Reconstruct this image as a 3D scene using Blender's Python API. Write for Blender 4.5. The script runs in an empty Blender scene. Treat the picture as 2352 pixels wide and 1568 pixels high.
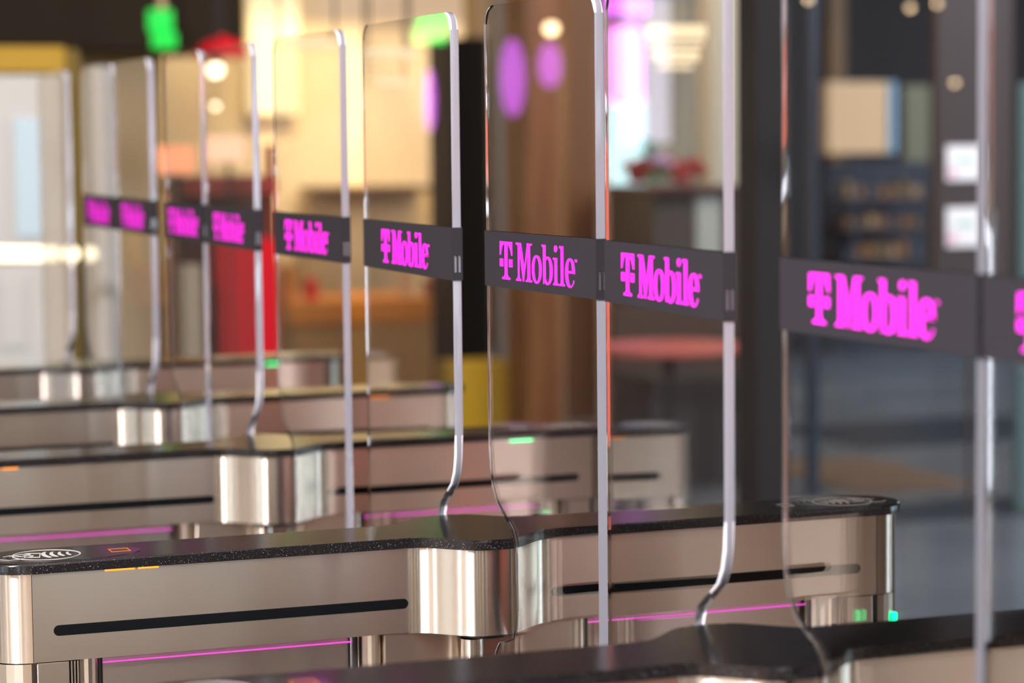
import bpy, bmesh, math, random
from mathutils import Vector, Matrix, geometry
random.seed(7)
S = bpy.context.scene
COL = S.collection
# ------------------------------------------------------------------ camera
CAM = Vector((-1.03709, -2.87083, 1.49311))
RT = Vector((0.93682, -0.34986, -0.01043 * 0.98))
YAW, PITCH, ROLL, FPX = 0.35740, 0.08052, -0.010435, 5823.4
cy_, sy_, cp_, sp_ = math.cos(YAW), math.sin(YAW), math.cos(PITCH), math.sin(PITCH)
FW = Vector((sy_ * cp_, cy_ * cp_, -sp_))
r0 = Vector((cy_, -sy_, 0)); u0 = r0.cross(FW)
RT = math.cos(ROLL) * r0 + math.sin(ROLL) * u0
UP = -math.sin(ROLL) * r0 + math.cos(ROLL) * u0
cam = bpy.data.cameras.new('camera'); co = bpy.data.objects.new('camera', cam); COL.objects.link(co)
m = Matrix.Identity(4)
for i in range(3):
    m[i][0] = RT[i]; m[i][1] = UP[i]; m[i][2] = -FW[i]; m[i][3] = CAM[i]
co.matrix_world = m
cam.sensor_width = 36; cam.lens = FPX / 2352 * 36; cam.clip_start = 0.05; cam.clip_end = 200
cam.dof.use_dof = True
cam.dof.focus_distance = (Vector((0, -0.13, 1.345)) - CAM).dot(FW)
cam.dof.aperture_fstop = 3.5
S.camera = co
# ------------------------------------------------------------------ world, exposure, large lights
w = bpy.data.worlds.new('world'); S.world = w; w.use_nodes = True
bgn = w.node_tree.nodes['Background']
bgn.inputs[0].default_value = (0.95, 0.86, 0.80, 1); bgn.inputs[1].default_value = 0.30
S.view_settings.view_transform = 'Standard'; S.view_settings.look = 'None'
S.view_settings.exposure = 0.0; S.view_settings.gamma = 1.0
S.view_settings.use_curve_mapping = False
cyc = S.cycles
cyc.max_bounces = 14; cyc.transmission_bounces = 14; cyc.glossy_bounces = 5; cyc.diffuse_bounces = 2
cyc.transparent_max_bounces = 8
cyc.caustics_reflective = False; cyc.caustics_refractive = False
cyc.sample_clamp_indirect = 6.0

def area(name, loc, aim, size, power, col):
    l = bpy.data.lights.new(name, 'AREA'); l.shape = 'RECTANGLE'; l.size, l.size_y = size
    l.energy = power; l.color = col
    o = bpy.data.objects.new(name, l); COL.objects.link(o); o.location = loc
    o.rotation_euler = (Vector(aim) - Vector(loc)).to_track_quat('-Z', 'Y').to_euler()
    return o
area('band_fill', (-3.4, -3.0, 3.7), (0, 0.6, 1.1), (0.9, 0.7), 640, (1.0, 0.94, 0.98))  # unseen lamp added to brighten the bands and lettering
area('wall_washer_warm', (3.0, 9.5, 3.3), (3.0, 11.0, 1.3), (3.6, 0.3), 110, (1.0, 0.78, 0.42))
area('hall_fill_warm', (4.6, 5.6, 3.9), (4.4, 8.6, 0.9), (4.0, 1.0), 120, (1.0, 0.76, 0.50))  # added fill without a visible fixture, lights the wooden pillar's front
area('booth_fill', (0.4, 3.6, 3.9), (0.7, 6.4, 1.2), (2.0, 0.8), 30, (1.0, 0.93, 0.82))  # extra unseen lamp put in to lift the booth front
area('notice_fill', (5.2, 3.4, 3.9), (5.9, 6.0, 0.6), (2.5, 1.2), 200, (0.80, 0.88, 1.0))  # added out of view to brighten the notices and the right side
area('far_floor_fill', (9.0, 10.0, 4.0), (8.0, 11.0, 0.0), (4.0, 4.0), 430, (0.72, 0.86, 1.0))  # unseen fill that lifts the far floor
area('entrance_fill', (-0.4, -6.2, 3.9), (0.0, -7.6, 0.0), (4.0, 1.6), 330, (1.0, 0.93, 0.85))  # added behind the camera so the steel has bright floor to mirror
area('side_entrance_fill', (-8.0, -4.0, 3.9), (-8.6, -4.0, 0.0), (2.0, 6.0), 160, (1.0, 0.84, 0.66))  # unseen fill for the left surroundings that the hinge drums reflect
area('right_entrance_fill', (12.0, -3.0, 3.9), (12.6, -3.0, 0.0), (2.0, 4.0), 300, (0.85, 0.9, 1.0))  # unseen fill over the right-hand floor

def ray(px, py):
    return FW + RT * ((px - 1176) / FPX) - UP * ((py - 784) / FPX)
def at(px, py, Y):
    d = ray(px, py); t = (Y - CAM.y) / d.y; return CAM + d * t
def mir(px, py, Y, h, deg):
    """where a thing stands, at depth Y, that a leaf hinged at y=h and turned by deg shows as a reflection"""
    a = math.radians(deg); n = Vector((math.cos(a), math.sin(a), 0)); p0 = Vector((0, h, 0))
    d = ray(px, py); t = (p0 - CAM).dot(n) / d.dot(n); q = CAM + d * t
    d = d - 2 * d.dot(n) * n; return q + d * ((Y - q.y) / d.y)

# ------------------------------------------------------------------ materials
M = {}
def mat(name, base=(0.5, 0.5, 0.5), rough=0.5, metal=0.0, emit=None, es=0.0, spec=0.5, **k):
    if name in M: return M[name]
    mt = bpy.data.materials.new(name); mt.use_nodes = True
    b = mt.node_tree.nodes['Principled BSDF']
    b.inputs['Base Color'].default_value = (*base, 1); b.inputs['Roughness'].default_value = rough
    b.inputs['Metallic'].default_value = metal; b.inputs['Specular IOR Level'].default_value = spec
    if emit:
        b.inputs['Emission Color'].default_value = (*emit, 1); b.inputs['Emission Strength'].default_value = es
    for kk, vv in k.items(): b.inputs[kk.replace('_', ' ')].default_value = vv
    M[name] = mt; return mt
def nodes(mt): return mt.node_tree.nodes, mt.node_tree.links, mt.node_tree.nodes['Principled BSDF']
def noise_color(mt, c1, c2, scale, vec=(1, 1, 1), detail=3, lo=0.35, hi=0.65, coord='Object'):
    n, l, b = nodes(mt)
    tc = n.new('ShaderNodeTexCoord'); mp = n.new('ShaderNodeMapping'); mp.inputs['Scale'].default_value = vec
    ns = n.new('ShaderNodeTexNoise'); ns.inputs['Scale'].default_value = scale; ns.inputs['Detail'].default_value = detail
    cr = n.new('ShaderNodeValToRGB'); cr.color_ramp.elements[0].position = lo; cr.color_ramp.elements[1].position = hi
    cr.color_ramp.elements[0].color = (*c1, 1); cr.color_ramp.elements[1].color = (*c2, 1)
    l.new(tc.outputs[coord], mp.inputs['Vector']); l.new(mp.outputs['Vector'], ns.inputs['Vector'])
    l.new(ns.outputs['Fac'], cr.inputs['Fac']); l.new(cr.outputs['Color'], b.inputs['Base Color'])
    return mt
def steel(name, base, rough, aniso, grain=True):
    mt = mat(name, base, rough, 1.0); n, l, b = nodes(mt)
    b.inputs['Anisotropic'].default_value = aniso
    ge = n.new('ShaderNodeCombineXYZ'); ge.inputs[2].default_value = 1.0      # brushed lengthwise: reflections spread upright
    l.new(ge.outputs[0], b.inputs['Tangent'])
    if grain:
        tc = n.new('ShaderNodeTexCoord'); mp = n.new('ShaderNodeMapping'); mp.inputs['Scale'].default_value = (4, 4, 900)
        ns = n.new('ShaderNodeTexNoise'); ns.inputs['Scale'].default_value = 1.0; ns.inputs['Detail'].default_value = 2
        mr = n.new('ShaderNodeMapRange'); mr.inputs[3].default_value = rough * 0.98; mr.inputs[4].default_value = rough * 1.02
        l.new(tc.outputs['Object'], mp.inputs[0]); l.new(mp.outputs[0], ns.inputs['Vector'])
        l.new(ns.outputs['Fac'], mr.inputs[0]); l.new(mr.outputs[0], b.inputs['Roughness'])
    return mt
STEEL = steel('brushed_steel', (0.57, 0.50, 0.43), 0.30, 1.0)
BOSS = steel('turned_steel', (0.64, 0.58, 0.51), 0.24, 1.0)
POL = steel('polished_steel', (0.60, 0.54, 0.50), 0.27, 1.0, False)
SLAB = mat('black_flecked_composite', (0.012, 0.012, 0.014), 0.17, spec=0.5)
n, l, b = nodes(SLAB)
tc = n.new('ShaderNodeTexCoord'); vo = n.new('ShaderNodeTexNoise'); vo.inputs['Scale'].default_value = 900; vo.inputs['Detail'].default_value = 1
cr = n.new('ShaderNodeValToRGB'); cr.color_ramp.elements[0].position = 0.69; cr.color_ramp.elements[1].position = 0.76
cr.color_ramp.elements[0].color = (0.008, 0.007, 0.008, 1); cr.color_ramp.elements[1].color = (0.30, 0.28, 0.28, 1)
l.new(tc.outputs['Object'], vo.inputs['Vector']); l.new(vo.outputs['Fac'], cr.inputs[0]); l.new(cr.outputs[0], b.inputs['Base Color'])
GLASS = mat('clear_acrylic', (1, 1, 1), 0.0, Transmission_Weight=1.0, IOR=1.49)
EDGE = mat('lit_acrylic_bevel', (0.95, 0.95, 1.0), 0.05, Transmission_Weight=0.22, IOR=1.49)  # whitish diffuse share paints the light gathered along the bevels
CORE = mat('lit_acrylic_edge', (0.88, 0.88, 1.0), 0.02, Transmission_Weight=0.72, IOR=1.49)  # partly diffuse lavender: guided light put into the edge colour
BAND = mat('charcoal_vinyl', (0.026, 0.024, 0.028), 0.35, spec=0.04)
BLK = mat('black_rubber', (0.010, 0.010, 0.011), 0.4)
SLOTM = mat('black_gloss_plastic', (0.004, 0.005, 0.006), 0.12, spec=0.25)
PINK = mat('magenta_print', (1.0, 0.028, 0.80), 0.5, spec=0.04)
LEDP = mat('magenta_led', (0.1, 0, 0.1), 0.4, emit=(1.0, 0.10, 0.72), es=1.0)
LEDA = mat('amber_led', (0.1, 0.03, 0), 0.4, emit=(1.0, 0.28, 0.02), es=2.2)
LEDI = mat('orange_indicator', (0.1, 0.03, 0), 0.4, emit=(1.0, 0.22, 0.05), es=0.75)
LEDG = mat('green_led', (0, 0.1, 0.05), 0.4, emit=(0.0, 1.0, 0.30), es=4.5)
PRINT = mat('grey_print', (0.55, 0.53, 0.5), 0.4)
READER = mat('smoked_reader_window', (0.03, 0.03, 0.028), 0.12)

# ------------------------------------------------------------------ mesh helpers
def link(name, bm, mt, parent=None, smooth=False):
    me = bpy.data.meshes.new(name); bmesh.ops.recalc_face_normals(bm, faces=bm.faces[:]); bm.to_mesh(me); bm.free()
    me.materials.append(mt)
    if smooth:
        for p in me.polygons: p.use_smooth = True
        me.set_sharp_from_angle(angle=math.radians(32))
        for p in me.polygons:
            if p.area > .003: p.use_smooth = False
    o = bpy.data.objects.new(name, me); COL.objects.link(o)
    if parent: o.parent = parent
    return o
def empty(name, loc, rz=0):
    o = bpy.data.objects.new(name, None); COL.objects.link(o); o.location = loc; o.rotation_euler = (0, 0, rz)
    o.empty_display_size = 0.1; return o
def tag(o, label, cat, group=None, kind=None):
    o['label'] = label; o['category'] = cat
    if group: o['group'] = group
    if kind: o['kind'] = kind
    return o
def structure(o, label=None):
    o['kind'] = 'structure'
    if label: o['label'] = label
    return o
def box(bm, x0, x1, y0, y1, z0, z1, bev=0.0):
    r = bmesh.ops.create_cube(bm, size=1)
    bmesh.ops.scale(bm, vec=(x1 - x0, y1 - y0, z1 - z0), verts=r['verts'])
    bmesh.ops.translate(bm, vec=((x0 + x1) / 2, (y0 + y1) / 2, (z0 + z1) / 2), verts=r['verts'])
    if bev > 0:
        es = list({e for v in r['verts'] for e in v.link_edges})
        bmesh.ops.bevel(bm, geom=es, offset=bev, segments=2, profile=0.5, affect='EDGES')
def bx(name, mt, parent, *a, bev=0.0):
    bm = bmesh.new(); box(bm, *a, bev=bev); return link(name, bm, mt, parent)
def prism_z(bm, pts, z0, z1, bev_top=0.0, seg=3):
    vb = [bm.verts.new((x, y, z0)) for x, y in pts]; vt = [bm.verts.new((x, y, z1)) for x, y in pts]
    n = len(pts); bm.faces.new(vb[::-1]); ft = bm.faces.new(vt)
    for i in range(n): bm.faces.new((vb[i], vb[(i + 1) % n], vt[(i + 1) % n], vt[i]))
    if bev_top > 0:
        bmesh.ops.bevel(bm, geom=list(ft.edges), offset=bev_top, segments=seg, profile=0.5, affect='EDGES')
def cyl(bm, x, y, r, z0, z1, n=32, bev=0.0):
    prism_z(bm, [(x + r * math.cos(2 * math.pi * i / n), y + r * math.sin(2 * math.pi * i / n)) for i in range(n)], z0, z1, bev)
def tube(bm, p, q, r, n=10):
    p, q = Vector(p), Vector(q); d = q - p
    res = bmesh.ops.create_cone(bm, cap_ends=True, segments=n, radius1=r, radius2=r, depth=d.length)
    rot = d.to_track_quat('Z', 'Y').to_matrix().to_4x4()
    bmesh.ops.transform(bm, matrix=Matrix.Translation((p + q) / 2) @ rot, verts=res['verts'])
def lathe(bm, prof, c=(0, 0, 0), n=28):
    rings = [[bm.verts.new((c[0] + r * math.cos(2 * math.pi * i / n), c[1] + r * math.sin(2 * math.pi * i / n), c[2] + z)) for i in range(n)] for r, z in prof]
    for a, b_ in zip(rings, rings[1:]):
        for i in range(n): bm.faces.new((a[i], a[(i + 1) % n], b_[(i + 1) % n], b_[i]))
    bm.faces.new(rings[0][::-1]); bm.faces.new(rings[-1])
def sphere(bm, c, r, sc=(1, 1, 1), seg=24):
    res = bmesh.ops.create_uvsphere(bm, u_segments=seg, v_segments=seg // 2, radius=r)
    bmesh.ops.scale(bm, vec=sc, verts=res['verts']); bmesh.ops.translate(bm, vec=c, verts=res['verts'])

# ------------------------------------------------------------------ lettering (outlines in metres, u to the reader's right)
def ell(cx, cz, rx, rz, a0=0, a1=360, n=28, p=2.25):
    out = []
    for i in range(n + 1):
        a = math.radians(a0 + (a1 - a0) * i / n); c, s = math.cos(a), math.sin(a)
        out.append((cx + rx * math.copysign(abs(c) ** (2 / p), c), cz + rz * math.copysign(abs(s) ** (2 / p), s)))
    return out
T_ = [(.1058,1.3699),(.1420,1.3699),(.1424,1.3538),(.1398,1.3537),(.1383,1.3576),(.1354,1.3622),(.1325,1.3650),(.1303,1.3664),(.1284,1.3669),(.1276,1.3329),(.1286,1.3297),(.1316,1.3282),(.1357,1.3276),(.1354,1.3251),(.1123,1.3251),(.1122,1.3276),(.1166,1.3284),(.1189,1.3296),(.1198,1.3320),(.1199,1.3669),(.1176,1.3664),(.1146,1.3650),(.1123,1.3625),(.1102,1.3583),(.1084,1.3537),(.1055,1.3537)]
M_ = [(.1536,1.3699),(.1675,1.3699),(.1684,1.3685),(.1774,1.3410),(.1850,1.3663),(.1854,1.3699),(.1996,1.3699),(.1996,1.3677),(.1958,1.3673),(.1943,1.3661),(.1941,1.3301),(.1953,1.3279),(.1993,1.3273),(.1993,1.3251),(.1816,1.3251),(.1816,1.3271),(.1848,1.3280),(.1862,1.3309),(.1868,1.3610),(.1760,1.3251),(.1733,1.3251),(.1644,1.3580),(.1636,1.3580),(.1632,1.3307),(.1643,1.3282),(.1682,1.3272),(.1682,1.3251),(.1534,1.3251),(.1534,1.3271),(.1566,1.3279),(.1587,1.3308),(.1590,1.3655),(.1576,1.3671),(.1538,1.3675)]
I_ = [(.2588,1.3563),(.2697,1.3563),(.2694,1.3300),(.2705,1.3277),(.2732,1.3271),(.2732,1.3251),(.2585,1.3251),(.2585,1.3270),(.2614,1.3277),(.2626,1.3300),(.2627,1.3523),(.2615,1.3536),(.2588,1.3540)]
L_ = [(.2757,1.3700),(.2866,1.3700),(.2863,1.3300),(.2874,1.3277),(.2903,1.3271),(.2903,1.3251),(.2757,1.3251),(.2757,1.3270),(.2786,1.3277),(.2797,1.3302),(.2797,1.3660),(.2785,1.3674),(.2758,1.3677)]
BS = [(.2275,1.3700),(.2381,1.3700),(.2381,1.3340),(.2367,1.3281),(.2331,1.3251),(.2309,1.3251),(.2310,1.3665),(.2296,1.3675),(.2275,1.3678)]
def letter_polys():
    P = [[T_], [[(.1054,1.3495),(.1154,1.3495),(.1154,1.3401),(.1054,1.3401)]], [[(.1328,1.3495),(.1425,1.3495),(.1425,1.3401),(.1328,1.3401)]],
         [M_], [ell(.21305,1.3408,.01390,.01650)[:-1], ell(.2129,1.3406,.0067,.0136, p=2.1)[:-1]], [BS],
         [ell(.2433,1.3406,.0140,.0163,118,-140) + ell(.2433,1.3406,.0061,.0134,-140,125)],
         [I_], [ell(.26588,1.3664,.0043,.0040, p=2)[:-1]], [L_]]
    outer = ell(.3043,1.3407,.0127,.0166,-2,332,36)
    inner = [(.3042 + .0055, 1.3420)] + ell(.3046,1.3408,.0055,.0136,10,200,20) + [(.3000,1.3340),(.3014,1.3300),(.3035,1.3272),(.3062,1.3262),(.3090,1.3268),(.3118,1.3292),(.3138,1.3330)]
    P.append([outer[:] + inner[::-1]])
    P.append([[(.2985,1.3404),(.3169,1.3404),(.3169,1.3431),(.2985,1.3431)]])
    P += [[[(.3166,1.3566),(.3192,1.3566),(.3192,1.3561),(.3181,1.3561),(.3181,1.3534),(.3177,1.3534),(.3177,1.3561),(.3166,1.3561)]],
          [[(.3198,1.3534),(.3198,1.3566),(.3204,1.3566),(.3213,1.3546),(.3222,1.3566),(.3228,1.3566),(.3228,1.3534),(.3224,1.3534),(.3224,1.3556),(.3214,1.3537),(.3212,1.3537),(.3202,1.3556),(.3202,1.3534)]]]
    return P
def flat_poly(bm, loops, f, d):
    """loops: outer + holes in (u,v); f maps (u,v) to a point, d is the thickness vector"""
    tris = geometry.tessellate_polygon([[Vector((u, v, 0)) for u, v in lp] for lp in loops])
    pts = [p for lp in loops for p in lp]
    A = [bm.verts.new(f(*p)) for p in pts]; B = [bm.verts.new(Vector(f(*p)) + d) for p in pts]
    for t in tris:
        try: bm.faces.new([A[i] for i in t]); bm.faces.new([B[i] for i in reversed(t)])
        except ValueError: pass
    k = 0
    for lp in loops:
        n = len(lp)
        for i in range(n):
            a, c = k + i, k + (i + 1) % n
            try: bm.faces.new((A[a], A[c], B[c], B[a]))
            except ValueError: pass
        k += n
bm = bmesh.new()
for lp in letter_polys():
    flat_poly(bm, lp, lambda u, v: (-0.0022, -(u - .2145), v), Vector((0.0006, 0, 0)))
_o = link('lettering', bm, PINK); LETTERS = _o.data; bpy.data.objects.remove(_o)

# ------------------------------------------------------------------ glass leaves
ZB, ZT = .8960, 1.0
GT = 0.011
def leaf(yc, side, W, deg, label, s0=0.063, band=True, blank=False):
    """side -1: reaches from its hinge towards the camera, +1: away; W = distance of the free edge from the hinge"""
    root = empty('swing_gate_leaf', (0, yc, 0), math.radians(deg) * (1 if side < 0 else -1))
    prof = [(s0 + .008, .10), (s0 + .008, .855), (s0 + .013, .872), (s0 + .024, .884), (s0 + .050, .888), (s0 + .068, .895),
            (s0 + .077, .910), (s0 + .079, .93), (s0 + .079, 1.000), (s0 + .077, 1.013), (s0 + .070, 1.026), (s0 + .056, 1.036),
            (s0 + .036, 1.044), (s0 + .018, 1.056), (s0 + .007, 1.072), (s0 + .001, 1.092), (s0, 1.12), (s0, 1.40)]
    R = .022; zt = 1.6486
    for i in range(7):
        a = math.radians(180 - 90 * i / 6); prof.append((s0 + R + R * math.cos(a), zt - R + R * math.sin(a)))
    for i in range(7):
        a = math.radians(90 - 90 * i / 6); prof.append((W - R + R * math.cos(a), zt - R + R * math.sin(a)))
    prof += [(W, 1.40), (W, 1.1), (W, .80), (W, .10)]
    bm = bmesh.new()
    A = [bm.verts.new((0, side * s, z)) for s, z in prof]; B = [bm.verts.new((GT, side * s, z)) for s, z in prof]
    n = len(prof); fa = bm.faces.new(A); fb = bm.faces.new(B[::-1])
    for i in range(n): bm.faces.new((A[i], A[(i + 1) % n], B[(i + 1) % n], B[i]))
    es = list(fa.edges) + list(fb.edges)
    bmesh.ops.bevel(bm, geom=es, offset=0.0022, segments=3, profile=0.5, affect='EDGES')
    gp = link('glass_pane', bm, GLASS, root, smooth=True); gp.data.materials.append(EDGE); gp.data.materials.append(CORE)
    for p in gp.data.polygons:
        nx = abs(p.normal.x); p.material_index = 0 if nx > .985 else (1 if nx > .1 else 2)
    # foot clamp that carries the leaf from the pivot
    bx('pivot_clamp', POL, root, -.010, GT + .010, *sorted((side * (s0 + .004), side * (s0 + .06))), 0.03, 0.14, bev=.003)
    bm = bmesh.new(); cyl(bm, -.0245, side * .062, .0145, 0.0, ZB - .009); link('pivot_tube', bm, BOSS, root, smooth=True)
    if band:
        z0, z1 = 1.3150, 1.3811
        bm = bmesh.new()
        ya, yb = sorted((side * (s0 - .0015), side * (W + .0015)))
        box(bm, -.0016, -.0004, ya, yb, z0, z1)
        box(bm, GT + .0004, GT + .0016, ya, yb, z0, z1)
        for s in (s0 - .0022, W + .0004):     # the band folds round both edges, with a small clear cut-out
            e0, e1 = sorted((side * s, side * (s + .0018)))
            box(bm, -.0014, GT + .0014, e0, e1, z0 + .031, z1)
            box(bm, -.0014, GT + .0014, e0, e1, z0, z0 + .010)
            for q in ((-.0014, .0012), (GT / 2 - .001, GT / 2 + .001), (GT - .0012, GT + .0014)): box(bm, q[0], q[1], e0, e1, z0 + .010, z0 + .031)
        bd = link('logo_band', bm, BAND, root)
        t = bpy.data.objects.new('lettering', LETTERS); COL.objects.link(t); t.parent = bd
        t.location = (0, side * (s0 + W) / 2 , 0)
        t['label'] = 'magenta serif lettering'
    tag(root, label, 'glass gate', 'clear swing gate leaves in the row')
    return root
C = [(-0.732, 'C1'), (0.0625, 'C2'), (1.0335, 'C3'), (1.80, 'C4'), (2.594, 'C5')]
leaf(-1.52, 1, .3866, 1.6, 'clear gate leaf cut off by the right picture edge, only its logo start showing')
leaf(-.732, -1, .3885, 1.6, 'largest whole clear gate leaf, right of the dark grey column, blurred logo band')
leaf(-.732, 1, .3817, 2.0, 'clear gate leaf with slightly soft logo, just left of the dark grey column')
leaf(.0625, -1, .3722, 2.9, 'clear gate leaf with the one perfectly sharp logo, right of the black pillar')
leaf(.0625, 1, .458, 1.4, 'wide clear gate leaf just left of the black pillar, touched by a green reflection', s0=.056)
leaf(1.0335, -1, .4075, 1.4, 'clear gate leaf alone in front of the cream wall, blurred logo, gap on both sides', s0=.075)
leaf(1.0335, 1, .3906, .8, 'clear gate leaf in front of the red kiosk, under the red pendant lamp', s0=.05)
leaf(1.80, -1, .3497, .8, 'narrow-looking clear gate leaf overlapping the left side of the red kiosk leaf', s0=.085)
leaf(1.80, 1, .3797, .8, 'clear gate leaf with strongly blurred logo just right of the white stand-in post', s0=.045)
leaf(2.594, -1, .40, .8, 'farthest clear gate leaf with a logo, in front of the white stand-in post', s0=.088)
lf = leaf(2.594, 1, .42, 0, 'plain clear leaf without a logo, farthest in the row at the left edge', s0=.085, band=False)

# ------------------------------------------------------------------ cabinets
def bump(x, A, w0=.014, w=.082):
    t = min(max((abs(x) - w0) / w, 0), 1); return A * .5 * (1 + math.cos(math.pi * t))
def outline(hb, A, cx=.55, xs=None, n=14):
    pts = []
    for i in range(n + 1):
        a = math.radians(-90 + 180 * i / n); pts.append((cx + hb * math.cos(a), hb * math.sin(a)))
    if A: pts += [(.11 - i * .22 / 44, hb + bump(.11 - i * .22 / 44, A)) for i in range(45)]
    for i in range(n + 1):
        a = math.radians(90 + 180 * i / n); pts.append((-cx + hb * math.cos(a), hb * math.sin(a)))
    if A: pts += [(-.11 + i * .22 / 44, -hb - bump(-.11 + i * .22 / 44, A)) for i in range(45)]
    return pts
def stadium(bm, x0, x1, zc, r, y0, y1, n=10):
    pts = []
    for i in range(n + 1):
        a = math.radians(-90 + 180 * i / n); pts.append((x1 - r + r * math.cos(a), zc + r * math.sin(a)))
    for i in range(n + 1):
        a = math.radians(90 + 180 * i / n); pts.append((x0 + r + r * math.cos(a), zc + r * math.sin(a)))
    A = [bm.verts.new((x, y0, z)) for x, z in pts]; B = [bm.verts.new((x, y1, z)) for x, z in pts]
    bm.faces.new(A); bm.faces.new(B[::-1]); k = len(pts)
    for i in range(k): bm.faces.new((A[i], A[(i + 1) % k], B[(i + 1) % k], B[i]))
def ring_strip(bm, pts, wdt, z, th, closed=True):
    n = len(pts); q = []
    for i in range(n):
        a = Vector(pts[(i - 1) % n] if closed or i > 0 else pts[i]); c = Vector(pts[(i + 1) % n] if closed or i < n - 1 else pts[i])
        d = (c - a); d.normalize(); nn = Vector((-d.y, d.x)) * (wdt(i) if callable(wdt) else wdt) / 2; p = Vector(pts[i])
        q.append((p + nn, p - nn))
    for i in range(n if closed else n - 1):
        (a, b_), (c, d) = q[i], q[(i + 1) % n]
        v = [bm.verts.new((p.x, p.y, z)) for p in (a, b_, d, c)] + [bm.verts.new((p.x, p.y, z + th)) for p in (a, b_, d, c)]
        bm.faces.new(v[:4]); bm.faces.new(v[4:])
        for k in range(4): bm.faces.new((v[k], v[(k + 1) % 4], v[4 + (k + 1) % 4], v[4 + k]))
def emblem(parent, cx, sg, zt):
    """contactless-payment sign: an oval ring, a hand holding a card, four waves"""
    rg = bmesh.new()
    N = 40; ring_strip(rg, [(cx + .039 * math.cos(2 * math.pi * i / N), .036 * math.sin(2 * math.pi * i / N)) for i in range(N)], .0016, zt, .0004)
    for k in range(4):
        r = .0215 - .0035 * k; x0 = cx + sg * (-.003 + .0092 * k)
        pts = [(x0 - sg * r * .42 * (1 - math.cos(math.radians(a))) * -1, r * math.sin(math.radians(a))) for a in range(-66, 67, 11)]
        ring_strip(rg, pts, lambda i, n=len(pts), k=k: (.0052 - .0007 * k) * (0.45 + 0.55 * math.sin(math.pi * (i + .5) / n)), zt, .0004, closed=False)
    h = lambda L, w_=.0012, cl=False: ring_strip(rg, [(cx + sg * x * .58, y * 1.15) for x, y in L], w_, zt, .0004, closed=cl)
    h([(-.018, -.012), (-.008, .012), (-.036, .016), (-.046, -.008)], cl=True)
    h([(-.098, -.012), (-.080, -.020), (-.060, -.018), (-.045, -.010), (-.030, -.006), (-.026, -.001), (-.034, .002), (-.050, -.001), (-.058, .004), (-.072, .008), (-.085, .004)])
    h([(-.050, -.001), (-.040, .006), (-.030, .008), (-.027, .012), (-.034, .014), (-.052, .012), (-.062, .010)])
    link('contactless_sign', rg, PRINT, parent)
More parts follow.
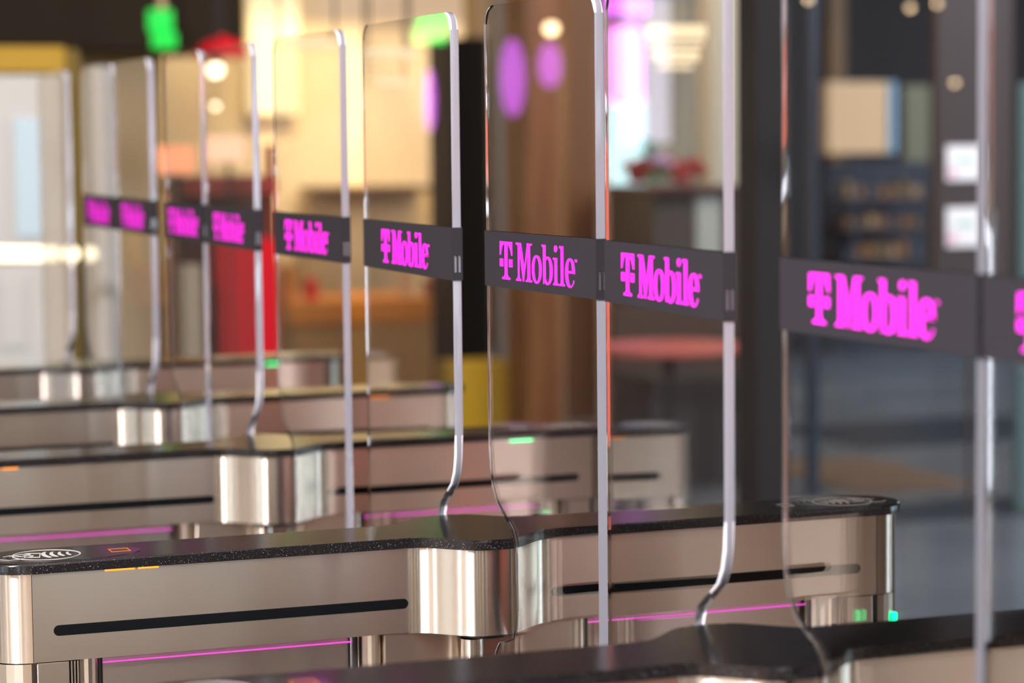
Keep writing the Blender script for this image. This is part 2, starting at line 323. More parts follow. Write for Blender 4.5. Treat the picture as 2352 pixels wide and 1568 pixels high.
def cabinet(yc, label, left='amber', right=None, dy=0):
    root = empty('turnstile_cabinet', (0, yc, 0))
    bm = bmesh.new(); prism_z(bm, outline(.046, 0), ZB, ZT); link('housing', bm, STEEL, root, smooth=True)
    bm = bmesh.new()
    xs = [-.0965 + i * .193 / 48 for i in range(49)]
    pts = [(x, -.0466 - bump(x, .053)) for x in xs] + [(x, .0466 + bump(x, .053)) for x in xs[::-1]]
    prism_z(bm, pts, ZB - .001, ZT - .0005); link('hinge_drum', bm, BOSS, root, smooth=True)
    bm = bmesh.new(); prism_z(bm, outline(.053, .054), ZT, ZT + .0125, .0035, 3); link('top_slab', bm, SLAB, root, smooth=True)
    for sg in (-1, 1):
        for sy in (-1, 1):
            bm = bmesh.new(); x0, x1 = sorted((sg * .0966, sg * .526)); stadium(bm, x0, x1, .9318, .0062, sy * .0455, sy * .0466)
            s_ = link('sensor_window', bm, SLOTM, root); s_['label'] = 'black slot shaped window'
            bx('seam', BLK, root, *sorted((sg * .5495, sg * .5502)), *sorted((sy * .0455, sy * .0466)), ZB, ZT)
        # reader field on the slab and its sign
        bm = bmesh.new(); N = 40
        prism_z(bm, [(sg * .492 + .078 * math.cos(2 * math.pi * i / N), .043 * math.sin(2 * math.pi * i / N)) for i in range(N)], ZT + .0125, ZT + .0130)
        rd = link('card_reader', bm, READER, root)
        emblem(rd, sg * .524, -sg, ZT + .0131)
        bm = bmesh.new(); X = sg * .438
        ring_strip(bm, [(X - .011, -.010), (X + .011, -.010), (X + .011, .010), (X - .011, .010)], .0016, ZT + .0131, .0004)
        link('indicator_frame', bm, LEDI if sg < 0 else PRINT, rd)
        c = left if sg < 0 else right
        if c:
            for q in (-1, 1):
                y0, y1 = sorted((q * .0455, q * .0475))
                for x0, x1 in ((-.465, -.430), (-.426, -.402)) if sg < 0 else ((.405, .445),):
                    bx('status_light', LEDA if c == 'amber' else LEDG, root, x0, x1, y0, y1, ZT - .0030, ZT - .0005)['label'] = c + ' status light under the slab'
        # pedestal below the housing
        bm = bmesh.new(); N = 14
        pts = [(sg * (.552 + .044 * math.cos(math.radians(-90 + 180 * i / N))), .044 * math.sin(math.radians(-90 + 180 * i / N))) for i in range(N + 1)]
        if sg < 0: pts = pts[::-1]
        prism_z(bm, pts, 0, ZB - .0015); link('end_post', bm, STEEL, root, smooth=True)
        bm = bmesh.new(); box(bm, *sorted((sg * .508, sg * .5455)), -.043, .043, 0, ZB - .0015, bev=.001)
        for k in range(3): box(bm, *sorted((sg * (.4975 + .0036 * k), sg * (.4995 + .0036 * k))), -.0436, .0436, 0, ZB - .0015)
        link('leg', bm, STEEL, root)
        bm = bmesh.new(); prism_z(bm, [(sg * .485 + .018 * math.cos(2 * math.pi * i / 24), .036 * math.sin(2 * math.pi * i / 24)) for i in range(24)], 0, ZB - .002)
        link('rounded_leg_edge', bm, BOSS, root, smooth=True)
        bx('infill_panel', POL, root, *sorted((sg * .158, sg * .468)), -.004, .004, .06, ZB - .0015)
        for xx in (.155, .467):
            bm = bmesh.new(); tube(bm, (sg * xx, -.014, .1), (sg * xx, -.014, ZB - .004), .0032); link('edge_seal', bm, BLK, root)
        bm = bmesh.new(); tube(bm, (sg * .158, -.012, ZB - .0125), (sg * .466, -.012, ZB - .0125), .0010, 8)
        link('light_strip', bm, LEDP, root)['label'] = 'glowing magenta light line'
        bm = bmesh.new(); prism_z(bm, [(sg * .136 + .016 * math.cos(2 * math.pi * i / 24), .036 * math.sin(2 * math.pi * i / 24)) for i in range(24)], 0, ZB - .002)
        link('rounded_leg_edge', bm, BOSS, root, smooth=True)
        bx('status_lamp', LEDG, root, *sorted((sg * .579, sg * .5835)), -.0395, -.030, .845, .868)
    bx('centre_pedestal', STEEL, root, -.126, .126, -.040, .040, 0, ZB - .0015, bev=.002)
    for sy in (-1, 1):
        bm = bmesh.new(); cyl(bm, .0, sy * .050, .034, ZB - .008, ZB - .001); link('bearing_ring', bm, BLK, root, smooth=True)
    tag(root, label, 'turnstile', 'steel turnstile cabinets in the row')
    return root
cabinet(-.732, 'nearest turnstile cabinet, only its black top showing along the bottom right edge', None, None)
cabinet(-1.52, 'turnstile cabinet below the bottom right corner, mirrored in the nearest cabinet', None, None)
cabinet(.0625, 'sharp steel turnstile cabinet low in front with contactless sign at its left end', 'amber', None)
cabinet(1.0335, 'second turnstile cabinet from the front with amber light at left and green light at right', 'amber', 'green')
cabinet(1.80, 'third turnstile cabinet from the front with an amber light on its right half', None, 'amber')
cabinet(2.594, 'farthest turnstile cabinet in the row, below the plain leaf without a logo', None, 'green')

# ------------------------------------------------------------------ setting
FLOOR = noise_color(mat('polished_concrete', (0.2, 0.2, 0.2), 0.16, spec=0.5), (0.12, 0.14, 0.17), (0.17, 0.19, 0.22), 1.2)
CREAM = noise_color(mat('cream_plaster', (0.8, 0.66, 0.46), 0.7), (0.80, 0.61, 0.38), (0.86, 0.69, 0.46), 2)
DARKC = mat('dark_ceiling', (0.028, 0.020, 0.014), 0.8, spec=0.1)
WOOD = noise_color(mat('orange_wood', (0.4, 0.2, 0.06), 0.45), (0.14, 0.045, 0.010), (0.22, 0.085, 0.02), 3, (6, 6, .5))
BROWN = noise_color(mat('brown_panelling', (0.2, 0.12, 0.08), 0.5), (0.20, 0.12, 0.075), (0.30, 0.19, 0.12), 3, (5, 5, .4))
DBROWN = mat('dark_brown_metal', (0.055, 0.04, 0.038), 0.5)
CHAR = mat('charcoal_paint', (0.028, 0.025, 0.025), 0.55, spec=0.25)
NAVY = mat('navy_metal', (0.030, 0.045, 0.075), 0.45)
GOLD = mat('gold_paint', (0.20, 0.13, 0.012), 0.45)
WHITE = mat('white_laminate', (0.66, 0.64, 0.59), 0.45)
PALEB = mat('pale_blue_print', (0.62, 0.76, 0.82), 0.5)
RED = mat('red_lacquer', (0.80, 0.012, 0.03), 0.4, spec=0.2)
DRED = mat('dark_red_lacquer', (0.22, 0.03, 0.02), 0.4)
TAN = mat('tan_board', (0.62, 0.44, 0.26), 0.6)
OLIVE = mat('olive_board', (0.16, 0.15, 0.10), 0.6)
YEL = mat('mustard_board', (0.42, 0.26, 0.01), 0.5)
SALM = mat('salmon_sign_glow', (0.5, 0.2, 0.1), 0.4, emit=(1.0, 0.36, 0.18), es=1.3)
PEACH = mat('peach_sign_glow', (0.5, 0.3, 0.2), 0.4, emit=(1.0, 0.62, 0.40), es=1.4)
WARMW = mat('warm_white_lamp', (0.8, 0.7, 0.5), 0.4, emit=(1.0, 0.86, 0.58), es=2.4)
WARMP = mat('pale_yellow_light_panel', (0.8, 0.7, 0.5), 0.4, emit=(1.0, 0.80, 0.42), es=0.75)
LOUV = mat('linear_lamp_glow', (0.8, 0.7, 0.5), 0.4, emit=(1.0, 0.76, 0.40), es=0.8)
MAGL = mat('magenta_sign_glow', (0.5, 0.1, 0.5), 0.4, emit=(1.0, 0.26, 0.95), es=2.8)
PURL = mat('violet_lantern_glow', (0.3, 0.1, 0.5), 0.4, emit=(0.75, 0.12, 1.0), es=2.6)
GRNL = mat('green_exit_glow', (0, 0.3, 0.05), 0.4, emit=(0.0, 0.85, 0.05), es=0.75)
GRN2 = mat('bright_green_exit_glow', (0, 0.3, 0.05), 0.4, emit=(0.0, 0.9, 0.08), es=3.5)
BULB = mat('bulb_glow', (1, 1, 1), 0.3, emit=(1.0, 0.80, 0.52), es=90)
BULBD = mat('dim_bulb_glow', (1, 1, 1), 0.3, emit=(1.0, 0.70, 0.38), es=22)
DAY = mat('daylit_glass', (0.8, 0.9, 1), 0.3, emit=(0.66, 0.88, 1.0), es=11.0)
DAYS = mat('daylit_frosted_glass', (0.8, 0.9, 1), 0.3, emit=(0.86, 0.86, 1.0), es=3.0)
DAYB = mat('bluish_bright_screen', (0.6, 0.9, 1), 0.3, emit=(0.52, 0.88, 1.0), es=1.0)
ORNG = mat('orange_front', (0.75, 0.26, 0.03), 0.4)
MAT1 = mat('brown_floor_mat', (0.11, 0.065, 0.035), 0.7)
MAT2 = mat('dark_floor_strip', (0.022, 0.030, 0.045), 0.35)

def sbox(name, mt, *a):
    bm = bmesh.new(); box(bm, *a); return structure(link(name, bm, mt))
sbox('floor', FLOOR, -11, 16, 2.0, 24, -.1, 0)
TANF = noise_color(mat('warm_stone_floor', (0.5, 0.42, 0.33), 0.3), (0.50, 0.43, 0.35), (0.64, 0.57, 0.50), 1.5)
BRNF = noise_color(mat('brown_stone_floor', (0.2, 0.12, 0.08), 0.3), (0.10, 0.060, 0.030), (0.17, 0.105, 0.06), 1.5)
sbox('floor_wood', noise_color(mat('wood_floor', (.35,.2,.09), .35), (0.26, 0.14, 0.06), (0.42, 0.26, 0.13), 2.0, (1, 8, 1)), -11, -2.8, -9, 2.0, -.1, 0)
sbox('floor_entrance', TANF, -2.8, 1.7, -9, 2.0, -.1, 0)
sbox('floor_entrance', BRNF, 1.7, 16, -9, 2.0, -.1, 0)
sbox('ceiling', DARKC, -11, 16, 1.0, 24, 4.2, 4.3)
sbox('ceiling_entrance', mat('white_ceiling', (0.80, 0.76, 0.70), 0.8), -11, 2.0, -9, 1.0, 4.2, 4.3)
sbox('ceiling_side', BROWN, 2.0, 16, -9, 1.0, 4.2, 4.3)
XA = at(1125, 500, 11).x; XB = at(1716, 500, 11).x
sbox('wall_back', CREAM, -2.0, XA, 11, 11.2, 0, 4.2)
sbox('wall_hall', BROWN, XA, XB, 11.0, 11.2, 0, 4.2)
sbox('wall_side', DBROWN, XB - .1, XB, 11.2, 17, 0, 4.2)
sbox('wall_far', mat('slate_wall', (0.050, 0.050, 0.058), 0.6), XB, 16, 17, 17.2, 0, 4.2)
sbox('wall_far_left', mat('dusky_wall', (0.10, 0.065, 0.045), 0.6), -11, -2, 11, 11.2, 0, 4.2)
FROST = mat('frosted_lavender_window', (0.8, 0.8, 1), 0.3, emit=(0.80, 0.76, 1.0), es=1.6)
# wall behind the photographer, with its glazing
PANELW = noise_color(mat('entrance_panelling', (0.5, 0.3, 0.2), 0.6), (0.10, 0.05, 0.025), (0.62, 0.46, 0.30), 1.5, (2.2, 2.2, .02), 4, .38, .60)
sbox('wall_front', PANELW, -11, 16, -9, -8.6, 0, 4.2)
WN = [1]
def window(cx, wd, z0, z1, axis, pos, mt, face):
    """a glazed opening: frame and pane; axis 'y' = on a wall across y"""
    k = WN[0]; WN[0] += 1
    f = .035
    def B(name, m_, a0, a1, d0, d1, c0, c1, par=None):
        bm = bmesh.new()
        if axis == 'y': box(bm, a0, a1, *sorted((pos + face * d0, pos + face * d1)), c0, c1)
        else: box(bm, *sorted((pos + face * d0, pos + face * d1)), a0, a1, c0, c1)
        return link(name, bm, m_, par)
    fr = bmesh.new()
    root = bpy.data.objects.new('window_%d' % k, None); COL.objects.link(root); root['kind'] = 'structure'
    B('pane', mt, cx - wd / 2, cx + wd / 2, -.01, .02, z0, z1, root)
    for a0, a1, c0, c1 in ((cx - wd / 2 - f, cx - wd / 2, z0 - f, z1 + f), (cx + wd / 2, cx + wd / 2 + f, z0 - f, z1 + f), (cx - wd / 2, cx + wd / 2, z0 - f, z0), (cx - wd / 2, cx + wd / 2, z1, z1 + f)):
        B('frame_bar', CHAR, a0, a1, 0, .04, c0, c1, root)
    fr.free(); return root
for cx, wd, mt in ((-.2, .3, DAYS), (1.06, .13, DAY), (1.42, .09, DAYS), (1.88, .16, DAY), (2.36, .32, DAYS), (4.05, .18, DAYS), (6.6, .4, DAYS), (-2.6, .3, DAYS), (-4.4, .3, DAY), (-6.2, .3, DAYS)):
    window(cx, wd, .03, 3.3, 'y', -8.6, mt, 1)
window(-4.05, .30, 1.45, 2.3, 'y', 11, FROST, -1)
sbox('wall_left', PANELW, -11, -10.8, -8.6, 11, 0, 4.2)
for cy, wd, mt in ((-7.6, .35, DAY), (-6.3, .3, DAYS), (-5.0, .5, DAY), (-3.6, .16, DAY), (-2.6, .4, DAYS), (-1.2, .22, DAY), (.4, .3, DAYS), (1.5, .3, DAY), (3.4, .3, DAYS)):
    window(cy, wd, .03, 3.3, 'x', -10.8, mt, 1)
sbox('wall_right', PANELW, 15.8, 16, -8.6, 17, 0, 4.2)
for cy, wd, mt in ((-5.6, .5, DAYS), (-4.2, .8, DAY), (-2.9, .9, DAY), (-1.2, .6, DAY), (.4, .5, DAYS), (1.6, .6, DAY)):
    window(cy, wd, .03, 3.3, 'x', 15.8, mt, -1)

# ------------------------------------------------------------------ things in the hall beyond
def bb(name, mt, px0, py0, px1, py1, Y, dep, parent=None, ground=False, bev=.004, org=None):
    """a box whose front stands at depth Y and spans those picture columns and rows"""
    x1 = at(px1, (py0 + py1) / 2, Y).x
    while True:      # the left-hand side of a deep body shows too: the picture columns bound the whole body
        x0 = at(px0, (py0 + py1) / 2, Y + dep).x
        if x1 - x0 > .55 * (x1 - at(px0, (py0 + py1) / 2, Y).x): break
        dep *= .8
    pm = (px0 + px1) / 2
    z1, z0 = at(pm, py0, Y).z, (0 if ground else at(pm, py1, Y).z)
    bm = bmesh.new(); box(bm, x0, x1, Y, Y + dep, z0, z1, bev=bev); return link(name, bm, mt, parent)
def root_at(name, px, Y):
    return empty(name, (0, 0, 0))
def thing(name, label, cat, group=None):
    return tag(empty(name, (0, 0, 0)), label, cat, group)

t = thing('gold_booth', 'gold painted booth at the far left with white panels standing in for a glass reflection', 'booth')
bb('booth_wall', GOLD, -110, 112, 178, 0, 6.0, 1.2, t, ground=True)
bb('booth_roof', mat('lit_gold_paint', (0.50, 0.30, 0.04), 0.5, spec=0.2), -120, 106, 150, 165, 5.95, 1.3, t)  # brighter gold puts the light on the roof into its colour
p = bb('reflection_panel', WHITE, -60, 172, 146, 0, 5.9, .06, t, ground=True); p['label'] = 'white panel standing in for a glass reflection'  # solid panel drawn for the white reflection in the plain leaf
bb('poster', PALEB, 34, 270, 104, 545, 5.885, .012, p)
bb('lower_panel', WHITE, 2, 640, 62, 800, 5.885, .012, p)
tag(bb('reflection_post', WHITE, 190, 152, 268, 0, 5.0, .25, ground=True), 'white post standing in for a glass reflection beside the gold booth', 'post')  # added post imitates a white wall mirrored in the leaf before it
t = thing('tube_lamp', 'glowing horizontal tube lamp crossing the white stand-in panels at far left', 'lamp')
bm = bmesh.new(); a, b_ = at(-80, 583, 4.6), at(140, 583, 4.6); tube(bm, a, b_, .022, 14); link('tube', bm, WARMW, t)
for px in (165, 213):
    bm = bmesh.new(); sphere(bm, at(px, 583, 4.6), .022); link('globe', bm, WARMW, t)
bm = bmesh.new(); a, b_ = at(-80, 600, 4.62), at(225, 600, 4.62); box(bm, a.x, b_.x, 4.615, 4.63, a.z - .01, a.z + .002); link('rail', bm, CHAR, t)
for px in (-30, 190):
    c = at(px, 610, 4.62); bm = bmesh.new(); tube(bm, (c.x, 4.62, 0), (c.x, 4.62, c.z), .008); link('stand', bm, CHAR, t)

# dark bulkhead with the exit sign
tag(bb('ceiling_bulkhead', DARKC, -250, -260, 560, 112, 9.0, 1.2), 'dark bulkhead under the ceiling behind the green sign', 'bulkhead')
sbox('wall_soffit', DARKC, -2.0, XB, 10.5, 11, 2.5, 4.2)
tag(bb('backdrop_panel', mat('bronze_panel', (0.24, 0.14, 0.035), 0.55), 178, 100, 372, 0, 9.4, .15, ground=True), 'bronze wall panel seen through the second farthest pair of leaves', 'wall panel')
def sign(px0, py0, px1, py1, Y, label, f=at, GRNL=GRNL):
    t = thing('exit_sign', label, 'sign')
    a, b_ = f(px0, py0, Y), f(px1, py1, Y); x0, x1 = sorted((a.x, b_.x)); z0, z1 = sorted((a.z, b_.z))
    zm = z0 + (z1 - z0) * .42; w_ = (x1 - x0)
    bm = bmesh.new(); box(bm, x0, x1 - w_ * .12, Y - .04, Y, zm, z1, bev=.01); link('upper_face', bm, GRNL, t)
    bm = bmesh.new(); box(bm, x0 + w_ * .12, x1, Y - .04, Y, z0, zm, bev=.01); link('lower_face', bm, GRNL, t)
    bm = bmesh.new(); tube(bm, ((x0 + x1) / 2, Y - .02, z1), ((x0 + x1) / 2, Y - .02, 4.2), .018); link('hanger_rod', bm, TAN, t)
    return t
sign(337, 22, 403, 112, 8.6, 'green glowing sign hanging from the ceiling at the top left')
# pendant lamp above the kiosk
t = thing('pendant_lamp', 'red dome pendant lamp with a bright bulb above the red kiosk', 'lamp')
c = at(527, 130, 7.6); R = (at(590, 130, 7.6).x - at(463, 130, 7.6).x) / 2
bm = bmesh.new(); lathe(bm, [(R, -.0), (R * 1.0, .008), (R * .93, R * .28), (R * .72, R * .52), (R * .40, R * .66), (R * .12, R * .70), (.012, R * .8)], (c.x, c.y + R, c.z), 40)
link('shade', bm, RED, t, smooth=True)
bm = bmesh.new(); tube(bm, (c.x, c.y + R, c.z + R * .8), (c.x, c.y + R, 4.2), .006); link('cord', bm, CHAR, t)
def bulb(px, py, Y, label, r=.013, mt=BULB, f=at, cord=True):
    t = thing('spot_bulb', label, 'lamp'); c = f(px, py, Y)
    bm = bmesh.new(); sphere(bm, c, r, seg=16); link('globe', bm, mt, t)
    if cord:
        bm = bmesh.new(); lathe(bm, [(r * .7, r * .7), (r * .75, r * 1.6), (r * .3, r * 2.2)], c, 16); link('socket', bm, CHAR, t)
        bm = bmesh.new(); tube(bm, c + Vector((0, 0, r * 2.2)), (c.x, c.y, 4.2), .003, 6); link('cord', bm, CHAR, t)
    return t
bulb(500, 160, 7.0, 'bright white bulb glowing just under the red dome lamp', .030)
bulb(499, 243, 8.0, 'smaller sparkling bulb below the brightest bulb', .014)
# kiosk
t = thing('red_kiosk', 'bright red kiosk seen through the leaves left of centre', 'kiosk')
bb('body', RED, 478, 548, 634, 0, 7.6, .22, t, ground=True)
bb('counter_top', DRED, 380, 405, 640, 448, 7.5, .36, t)
bb('corner_post', DRED, 606, 330, 634, 552, 7.6, .1, t)
bb('corner_post', DRED, 382, 440, 398, 0, 7.6, .1, t, ground=True)
bb('serving_opening', mat('dark_opening', (0.10, 0.045, 0.03), 0.6), 398, 448, 606, 0, 7.9, .05, t, ground=True)
t = thing('neon_sign', 'salmon glowing sign above the red kiosk counter', 'sign')
bb('glowing_face', SALM, 366, 335, 452, 398, 7.3, .05, t)
bb('peach_face', PEACH, 470, 312, 566, 372, 7.3, .05, t)
bb('bracket', CHAR, 400, 398, 412, 0, 7.33, .03, t, ground=True)
bb('bracket', CHAR, 520, 372, 532, 0, 7.33, .03, t, ground=True)
tag(bb('beige_pillar', mat('beige_laminate', (0.42, 0.36, 0.26), 0.5), 398, 610, 462, 0, 7.2, .15, ground=True), 'narrow beige pillar standing left of the red kiosk', 'pillar')
t = thing('service_counter', 'orange brown service counter behind the farthest gate leaves', 'counter')
bb('front', mat('rust_front', (0.30, 0.10, 0.02), 0.4), 268, 700, 376, 0, 8.2, .5, t, ground=True)
bb('worktop', ORNG, 262, 612, 380, 700, 8.15, .6, t)
tag(bb('yellow_crate', mat('yellow_plastic', (0.75, 0.42, 0.01), 0.4), 278, 535, 330, 611, 8.2, .1), 'small yellow crate on the orange brown counter', 'crate')
# light column and linear lamps on the cream wall
tag(bb('light_column', WARMP, 566, -60, 688, 262, 10.9, .08), 'tall pale yellow light panel on the cream wall, top centre left', 'light panel')
for px, py, e in ((705, 400, 190), (885, 340, 150)):
    c = at(px, py, 11); l = bpy.data.lights.new('wall_spotlight', 'SPOT'); l.energy = e; l.color = (1, .82, .46); l.spot_size = math.radians(38); l.spot_blend = 1; l.shadow_soft_size = .05
    o = bpy.data.objects.new('wall_spotlight', l); COL.objects.link(o); o.location = (c.x, 9.6, 3.2)
    o.rotation_euler = (c - o.location).to_track_quat('-Z', 'Y').to_euler()
def linear(px0, py0, px1, py1, Y, label, k=1):
    t = thing('linear_lamp', label, 'lamp')
    h = (py1 - py0) / k
    for i in range(k):
        bb('diffuser', LOUV, px0 + i * 5, py0 + i * h, px1 - i * 7, py0 + i * h + h * .55, Y + i * .03, .08, t)
    a, b_ = at(px0 + 8, py0, Y), at(px1 - 8, py0, Y)
    for q in (a, b_):
        bm = bmesh.new(); tube(bm, (q.x, Y + .04, q.z), (q.x, Y + .04, 4.2), .004, 6); link('wire', bm, CHAR, t)
linear(838, 112, 958, 150, 5.2, 'wide linear lamp behind the top of the wide leaf')
linear(850, 180, 950, 206, 5.4, 'shorter linear lamp below the wide one in front of cream wall')
linear(640, 92, 786, 122, 5.0, 'linear lamp behind the top of the single centre leaf')
t = thing('stripe_lamp', 'stack of warm stripe lamps right of the magenta sign', 'lamp')
for a0, b0, a1, b1 in ((1488, 56, 1628, 88), (1494, 97, 1620, 108), (1504, 116, 1612, 140), (1516, 149, 1598, 159)):
    bb('diffuser', LOUV, a0, b0, a1, b1, 3.3, .03, t, bev=.001)
for px in (1520, 1592):
    q = at(px, 159, 3.32); bm = bmesh.new(); tube(bm, (q.x, 3.32, q.z), (q.x, 3.32, 4.2), .002, 6); link('wire', bm, CHAR, t)
# counters in front of the cream wall
t = thing('long_counter', 'long tan counter with orange trim along the cream wall', 'counter')
bb('front', mat('caramel_front', (0.50, 0.27, 0.09), 0.45), 600, 742, 1000, 0, 9.6, .6, t, ground=True)
bb('trim', ORNG, 590, 690, 1004, 742, 9.56, .66, t)
t = thing('back_shelf', 'dark edged shelf unit on the cream wall above the counter', 'shelf')
bb('shelf_board', mat('walnut', (0.16, 0.09, 0.045), 0.5), 690, 428, 1000, 442, 10.5, .45, t)
bb('backboard', mat('honey_board', (0.62, 0.42, 0.20), 0.5), 690, 442, 1000, 690, 10.8, .12, t)
for k, (px, py, w_, h_, c_) in enumerate(((640, 610, 44, 78, 'orange_front'), (700, 640, 34, 50, 'red_lacquer'), (920, 600, 30, 90, 'tan_board'), (975, 640, 40, 52, 'dark_red_lacquer'))):
    tag(bb('counter_jar', M[c_], px, py, px + w_, 690, 9.7, .16), ['tall orange box at the left end of the long counter', 'short red box on the long counter', 'tall tan box on the long counter', 'low dark red box at the right end of the long counter'][k], 'box', 'boxes on the long counter')
# black pillar, mustard base, wooden pillar
t = thing('black_pillar', 'black pillar in the gap between the wide leaf and the sharp leaf', 'pillar')
bb('shaft', mat('black_paint', (0.006, 0.005, 0.004), 0.6, spec=0.1), 986, 86, 1122, 0, 9.0, .35, t, ground=True)
bb('capital', mat('tan_capital', (0.30, 0.19, 0.09), 0.6), 1062, -260, 1120, 86, 9.0, .3, t)
tag(bb('mustard_barrier', YEL, 1000, 832, 1170, 0, 8.6, .2, ground=True), 'mustard yellow low barrier at the foot of the black pillar', 'barrier')
t = thing('wooden_pillar', 'orange brown wooden pillar seen through the sharp leaf', 'pillar')
bb('shaft', WOOD, 1162, -300, 1290, 960, 8.3, .45, t, ground=True)
tag(bb('grey_wall_panel', mat('greyish_panel', (0.16, 0.13, 0.11), 0.6), 1120, -200, 1164, 0, 9.2, .1, ground=True), 'grey brown panel between the black pillar and the wooden pillar', 'wall panel')
tag(bb('brown_wall_panel', mat('chestnut_panel', (0.20, 0.085, 0.035), 0.5), 1290, -200, 1372, 0, 9.5, .1, ground=True), 'chestnut wall panel right of the wooden pillar', 'wall panel')
# magenta shop
t = thing('magenta_sign', 'bright magenta glowing sign above the blue white window', 'sign')
bb('glowing_face', MAGL, 1396, 62, 1484, 240, 9.6, .08, t, bev=.03)
bb('hanging_frame', CHAR, 1420, -300, 1432, 62, 9.64, .03, t)
tag(bb('violet_box', PURL, 1396, -10, 1490, 34, 10.4, .1), 'dim violet light box at the top above the magenta sign', 'light box')
t = thing('shop_window', 'blue white glowing shop window behind the slightly soft leaf', 'window')
bb('pane', DAYB, 1396, 222, 1562, 432, 10.97, .03, t)
bb('mullion', CHAR, 1562, 180, 1570, 432, 10.93, .07, t)
tag(bb('grey_wall_panel', mat('grey_green_panel', (0.28, 0.28, 0.24), 0.6), 1484, -100, 1600, 430, 10.8, .05), 'grey green panel behind the stack of warm stripe lamps', 'wall panel')
tag(bb('cream_pillar', mat('pale_grey_plaster', (0.42, 0.41, 0.35), 0.6), 1604, -40, 1692, 430, 10.2, .3), 'pale cream pillar right of the blue white window', 'pillar')
t = thing('shop_counter', 'dark shop counter below the blue white window', 'counter')
bb('worktop', mat('plum_top', (0.06, 0.02, 0.025), 0.3), 1390, 428, 1700, 446, 8.7, .7, t)
bb('front', mat('dark_counter_front', (0.045, 0.035, 0.03), 0.5), 1396, 446, 1700, 0, 8.8, .6, t, ground=True)
p = bb('white_cabinet_door', mat('pale_green_grey', (0.36, 0.40, 0.37), 0.5), 1598, 448, 1660, 592, 8.78, .03, t); p['label'] = 'pale grey door'
# flower planter on the counter
t = thing('flower_planter', 'flower planter with dark red and lilac blooms on the shop counter', 'plant')
c = at(1510, 428, 8.72); base = c.z + .012
bm = bmesh.new(); lathe(bm, [(.07, 0), (.10, .09), (.105, .10), (.09, .10)], (c.x, 8.88, base + .01), 24); link('pot', bm, DRED, t, smooth=True)
def puffs(name, mt, spots, r):
    bm = bmesh.new()
    for px, py in spots:
        q = at(px, py - 22, 8.83 + random.uniform(-.05, .05))
        for k in range(7):
            d = Vector((random.uniform(-1, 1), random.uniform(-1, 1), random.uniform(-1, 1))) * r * .7
            sphere(bm, q + d, r * random.uniform(.35, .6), (1, 1, .8), 8)
    return link(name, bm, mt, t)
puffs('lilac_blooms', mat('lilac_petal', (0.50, 0.36, 0.60), 0.6), [(1505, 378), (1522, 392), (1512, 396)], .048)['label'] = 'lilac blooms'
puffs('red_blooms', mat('dark_red_petal', (0.30, 0.03, 0.03), 0.6), [(1480, 412), (1540, 405), (1560, 415), (1580, 400), (1460, 420), (1600, 412), (1520, 414)], .062)['label'] = 'dark red blooms'
puffs('leaves', mat('green_leaf', (0.03, 0.20, 0.10), 0.6), [(1493, 352), (1498, 366), (1530, 420), (1500, 422)], .036)
# red table
t = thing('round_table', 'round red topped table behind the slightly soft leaf', 'table')
c = at(1540, 790, 6.2); Rt = (at(1690, 790, 6.2).x - at(1395, 790, 6.2).x) / 2
bm = bmesh.new(); lathe(bm, [(Rt * .97, -.03), (Rt, -.02), (Rt, -.004), (Rt * .98, 0)], (c.x, c.y, c.z), 48); link('tabletop', bm, mat('rose_laminate', (0.55, 0.13, 0.10), 0.35), t, smooth=True)
bm = bmesh.new(); lathe(bm, [(.16, 0), (.15, .015), (.025, .03), (.025, c.z - .03)], (c.x, c.y, 0), 24); link('pedestal', bm, CHAR, t, smooth=True)
t = thing('low_bench', 'dark upholstered bench behind the round red table', 'bench')
bb('seat', mat('dark_upholstery', (0.03, 0.026, 0.028), 0.7), 1396, 868, 1704, 985, 6.9, .5, t, ground=True)
bb('backrest', mat('dark_upholstery2', (0.055, 0.030, 0.022), 0.7), 1396, 700, 1704, 868, 7.35, .1, t, ground=True)
# dark grey column
t = thing('grey_column', 'tall dark grey column between the two right hand leaves', 'column')
bb('shaft', CHAR, 1688, -420, 1816, 0, 4.4, .16, t, ground=True, bev=.006)
# right hand side
tag(bb('navy_post', NAVY, 1850, -300, 1886, 0, 6.4, .06, ground=True), 'slim navy post seen through the largest leaf', 'post')
tag(bb('brown_column', mat('umber_column', (0.16, 0.085, 0.035), 0.6), 1884, -300, 1944, 690, 13.5, .3, ground=True), 'brown column behind the navy post', 'column')
t = thing('tan_signboard', 'blank tan signboard glowing softly behind the largest leaf', 'sign')
bb('board', mat('tan_lightbox', (0.5, 0.34, 0.2), 0.5, emit=(1.0, 0.62, 0.30), es=0.16), 1888, 188, 2040, 352, 12.0, .1, t)
bb('blue_edge', mat('blue_edge_glow', (0.2, 0.35, 0.5), 0.5, emit=(0.35, 0.6, 0.9), es=0.22), 2040, 188, 2060, 352, 12.0, .1, t)
bb('post', NAVY, 1960, 352, 1972, 0, 12.0, .05, t, ground=True)
tag(bb('olive_board', OLIVE, 2062, 196, 2138, 400, 12.6, .1, ground=True), 'olive panel right of the blank tan signboard', 'wall panel')
tag(bb('night_panel', mat('night_panel', (0.022, 0.026, 0.040), 0.6), 1888, 372, 2140, 0, 12.52, .06, ground=True), 'dark navy panel behind the display shelf', 'wall panel')
t = thing('display_shelf', 'dark display shelf of small goods behind the largest leaf', 'shelf')
bb('post', DBROWN, 1890, 440, 1898, 0, 12.42, .02, t, ground=True); bb('post', DBROWN, 2130, 440, 2138, 0, 12.42, .02, t, ground=True)
mat('honey_brown', (0.26, 0.17, 0.09), 0.6)
SX0, SX1 = at(1892, 500, 12.36).x, at(2138, 500, 12.1).x
cols = ['honey_brown', 'brown_floor_mat', 'umber_column', 'orange_wood', 'navy_metal', 'chestnut_panel']
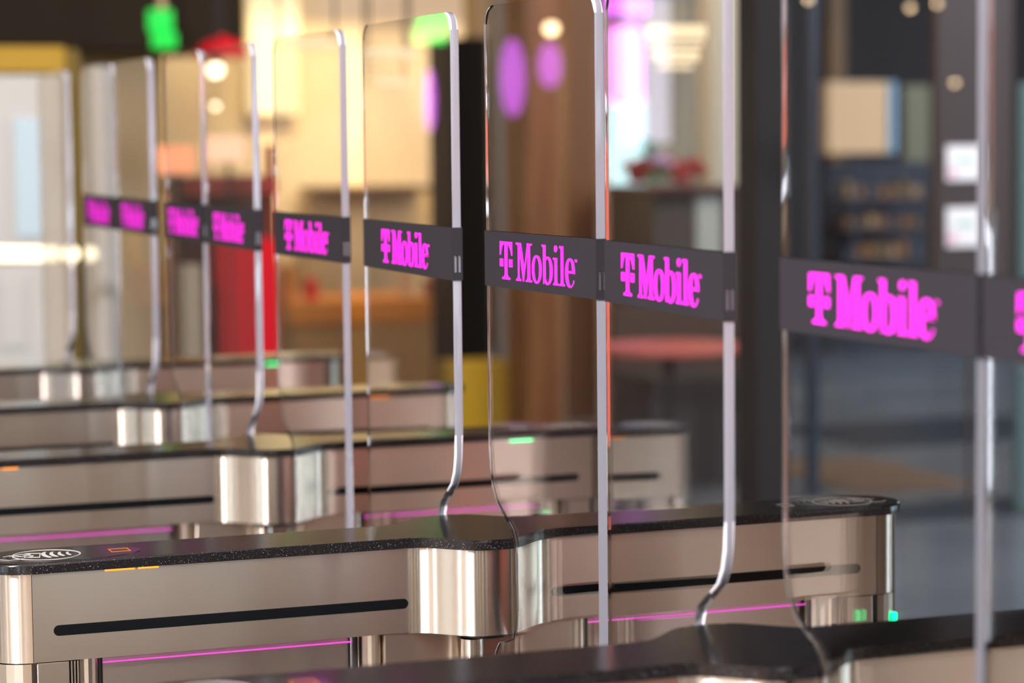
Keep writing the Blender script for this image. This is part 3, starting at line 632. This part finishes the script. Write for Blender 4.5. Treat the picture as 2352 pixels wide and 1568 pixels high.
names = ['honey brown', 'brown', 'umber', 'orange brown', 'navy', 'chestnut']
for r_, py in enumerate((452, 520, 592)):
    z = at(2014, py, 12.1).z
    bx('shelf_board', DBROWN, t, SX0, SX1, 12.1, 12.44, z - .02, z)
    for k in range(7):
        h = random.uniform(.05, .11); wd = random.uniform(.05, .075); j = (k * 5 + r_ * 2) % 6; x = SX0 + .05 + k * (SX1 - SX0 - .1) / 7
        tag(bx('goods_box', M[cols[j]], None, x, x + wd, 12.12, 12.22, z + .0005, z + h, bev=.002),
            '%s box, %s from the left on the %s board of the display shelf' % (names[j], ['first', 'second', 'third', 'fourth', 'fifth', 'sixth', 'seventh'][k], ['top', 'middle', 'bottom'][r_]), 'box', 'goods on the display shelf')
t = thing('notice_board', 'dark brown notice board carrying two white notices', 'notice board')
bb('board', DBROWN, 2140, -260, 2330, 700, 5.6, .05, t)
bb('post', DBROWN, 2225, 700, 2240, 0, 5.61, .03, t, ground=True)
def notice(py0, py1, label, px0=2176, px1=2262):
    t = thing('paper_notice', label, 'notice', 'white notices on the brown board')
    p = bb('sheet', mat('white_paper', (0.95, 0.92, 0.92), 0.6), px0, py0, px1, py1, 5.590, .008, t, bev=0)
    bb('printed_line', mat('green_ink', (0.35, 0.65, 0.50), 0.6), px0 + 22, py0 + (py1 - py0) * .38, px1 - 18, py0 + (py1 - py0) * .48, 5.5885, .0012, p, bev=0)
    bb('printed_patch', mat('pink_ink', (0.85, 0.50, 0.62), 0.6), px0 + 4, py0 + (py1 - py0) * .68, px0 + 26, py1 - 8, 5.5885, .0012, p, bev=0)
notice(334, 414, 'upper white notice on the brown board at the right')
notice(476, 566, 'lower white notice on the brown board at the right')
tag(bb('teal_panel', mat('teal_panel', (0.09, 0.15, 0.15), 0.5), 2334, 190, 2460, 0, 5.7, .04, ground=True), 'dim teal panel at the right picture edge', 'wall panel')
# floor coverings: the mats lie on the floor
def floor_mat(name, mt, px0, px1, py0, py1, label, z=.006):
    def g(px, py):
        d = ray(px, py); t_ = -CAM.z / d.z; return CAM + d * t_
    a, b_ = g((px0 + px1) / 2, py0), g((px0 + px1) / 2, py1); x0, x1 = g(px0, (py0 + py1) / 2).x, g(px1, (py0 + py1) / 2).x
    bm = bmesh.new(); box(bm, x0, x1, b_.y, a.y, 0, z, bev=.002); return tag(link(name, bm, mt), label, 'floor mat')
floor_mat('door_mat', MAT1, 1820, 2160, 1048, 1134, 'brown door mat on the floor beyond the largest leaf')
floor_mat('floor_strip', MAT2, 1810, 2500, 962, 1022, 'far dark blue strip laid across the floor')
floor_mat('floor_strip', MAT2, 1810, 2500, 1152, 1196, 'near dark blue strip laid across the floor')
tag(bx('red_banner', mat('salmon_banner', (0.9, 0.16, 0.12), 0.5, emit=(1.0, 0.20, 0.14), es=.8), None, 2.72, 3.66, -8.56, -8.5, .01, 4.15), 'salmon red backlit banner mirrored as thin red lines in the leaf edges', 'banner')

# things only seen as reflections in the leaves (they hang in the hall to the left)
def refl(h, deg): return lambda px, py, Y: mir(px, py, Y, h, deg)
f7 = refl(.0625, 2.9); f6 = refl(.0625, -1.4); f9 = refl(-.732, 1.6)
def lantern(px, py, w_, h_, Y, label, f):
    t = thing('violet_lantern', label, 'lantern'); c = f(px, py, Y); k = (c - CAM).length / FPX
    bm = bmesh.new(); sphere(bm, c, 1, (w_ * k / 2, w_ * k / 2, h_ * k / 2)); link('shade', bm, PURL, t, smooth=True)
    bm = bmesh.new(); tube(bm, (c.x, c.y, c.z + h_ * k / 2), (c.x, c.y, 4.2), .004, 6); link('cord', bm, CHAR, t)
lantern(1176, 178, 60, 190, 8.0, 'tall violet lantern reflected in the sharp leaf', f7)
lantern(1262, 150, 56, 110, 8.0, 'small violet lantern reflected in the sharp leaf', f7)
lantern(985, 230, 26, 150, 8.0, 'slim violet lantern reflected in the wide leaf', f6)
sign(945, 20, 1030, 100, 7.5, 'green glowing sign reflected in the top of the wide leaf', f6, GRN2)
bulb(1265, 65, 7.0, 'warm bulb reflected above the violet lanterns', .03, BULBD, f7)
for (px, py), lb in zip(((1856, -2), (2090, 18), (2152, 8), (2192, 190)), ('leftmost of the warm bulbs mirrored along the top of the largest leaf', 'middle one of the warm bulbs mirrored along the top of the largest leaf', 'rightmost of the warm bulbs mirrored along the top of the largest leaf', 'dim bulb mirrored in the largest leaf well below the other bulbs')):
    bulb(px, py, 7.0, lb, .014, BULBD, f9)['group'] = 'hall bulbs mirrored in the largest leaf'
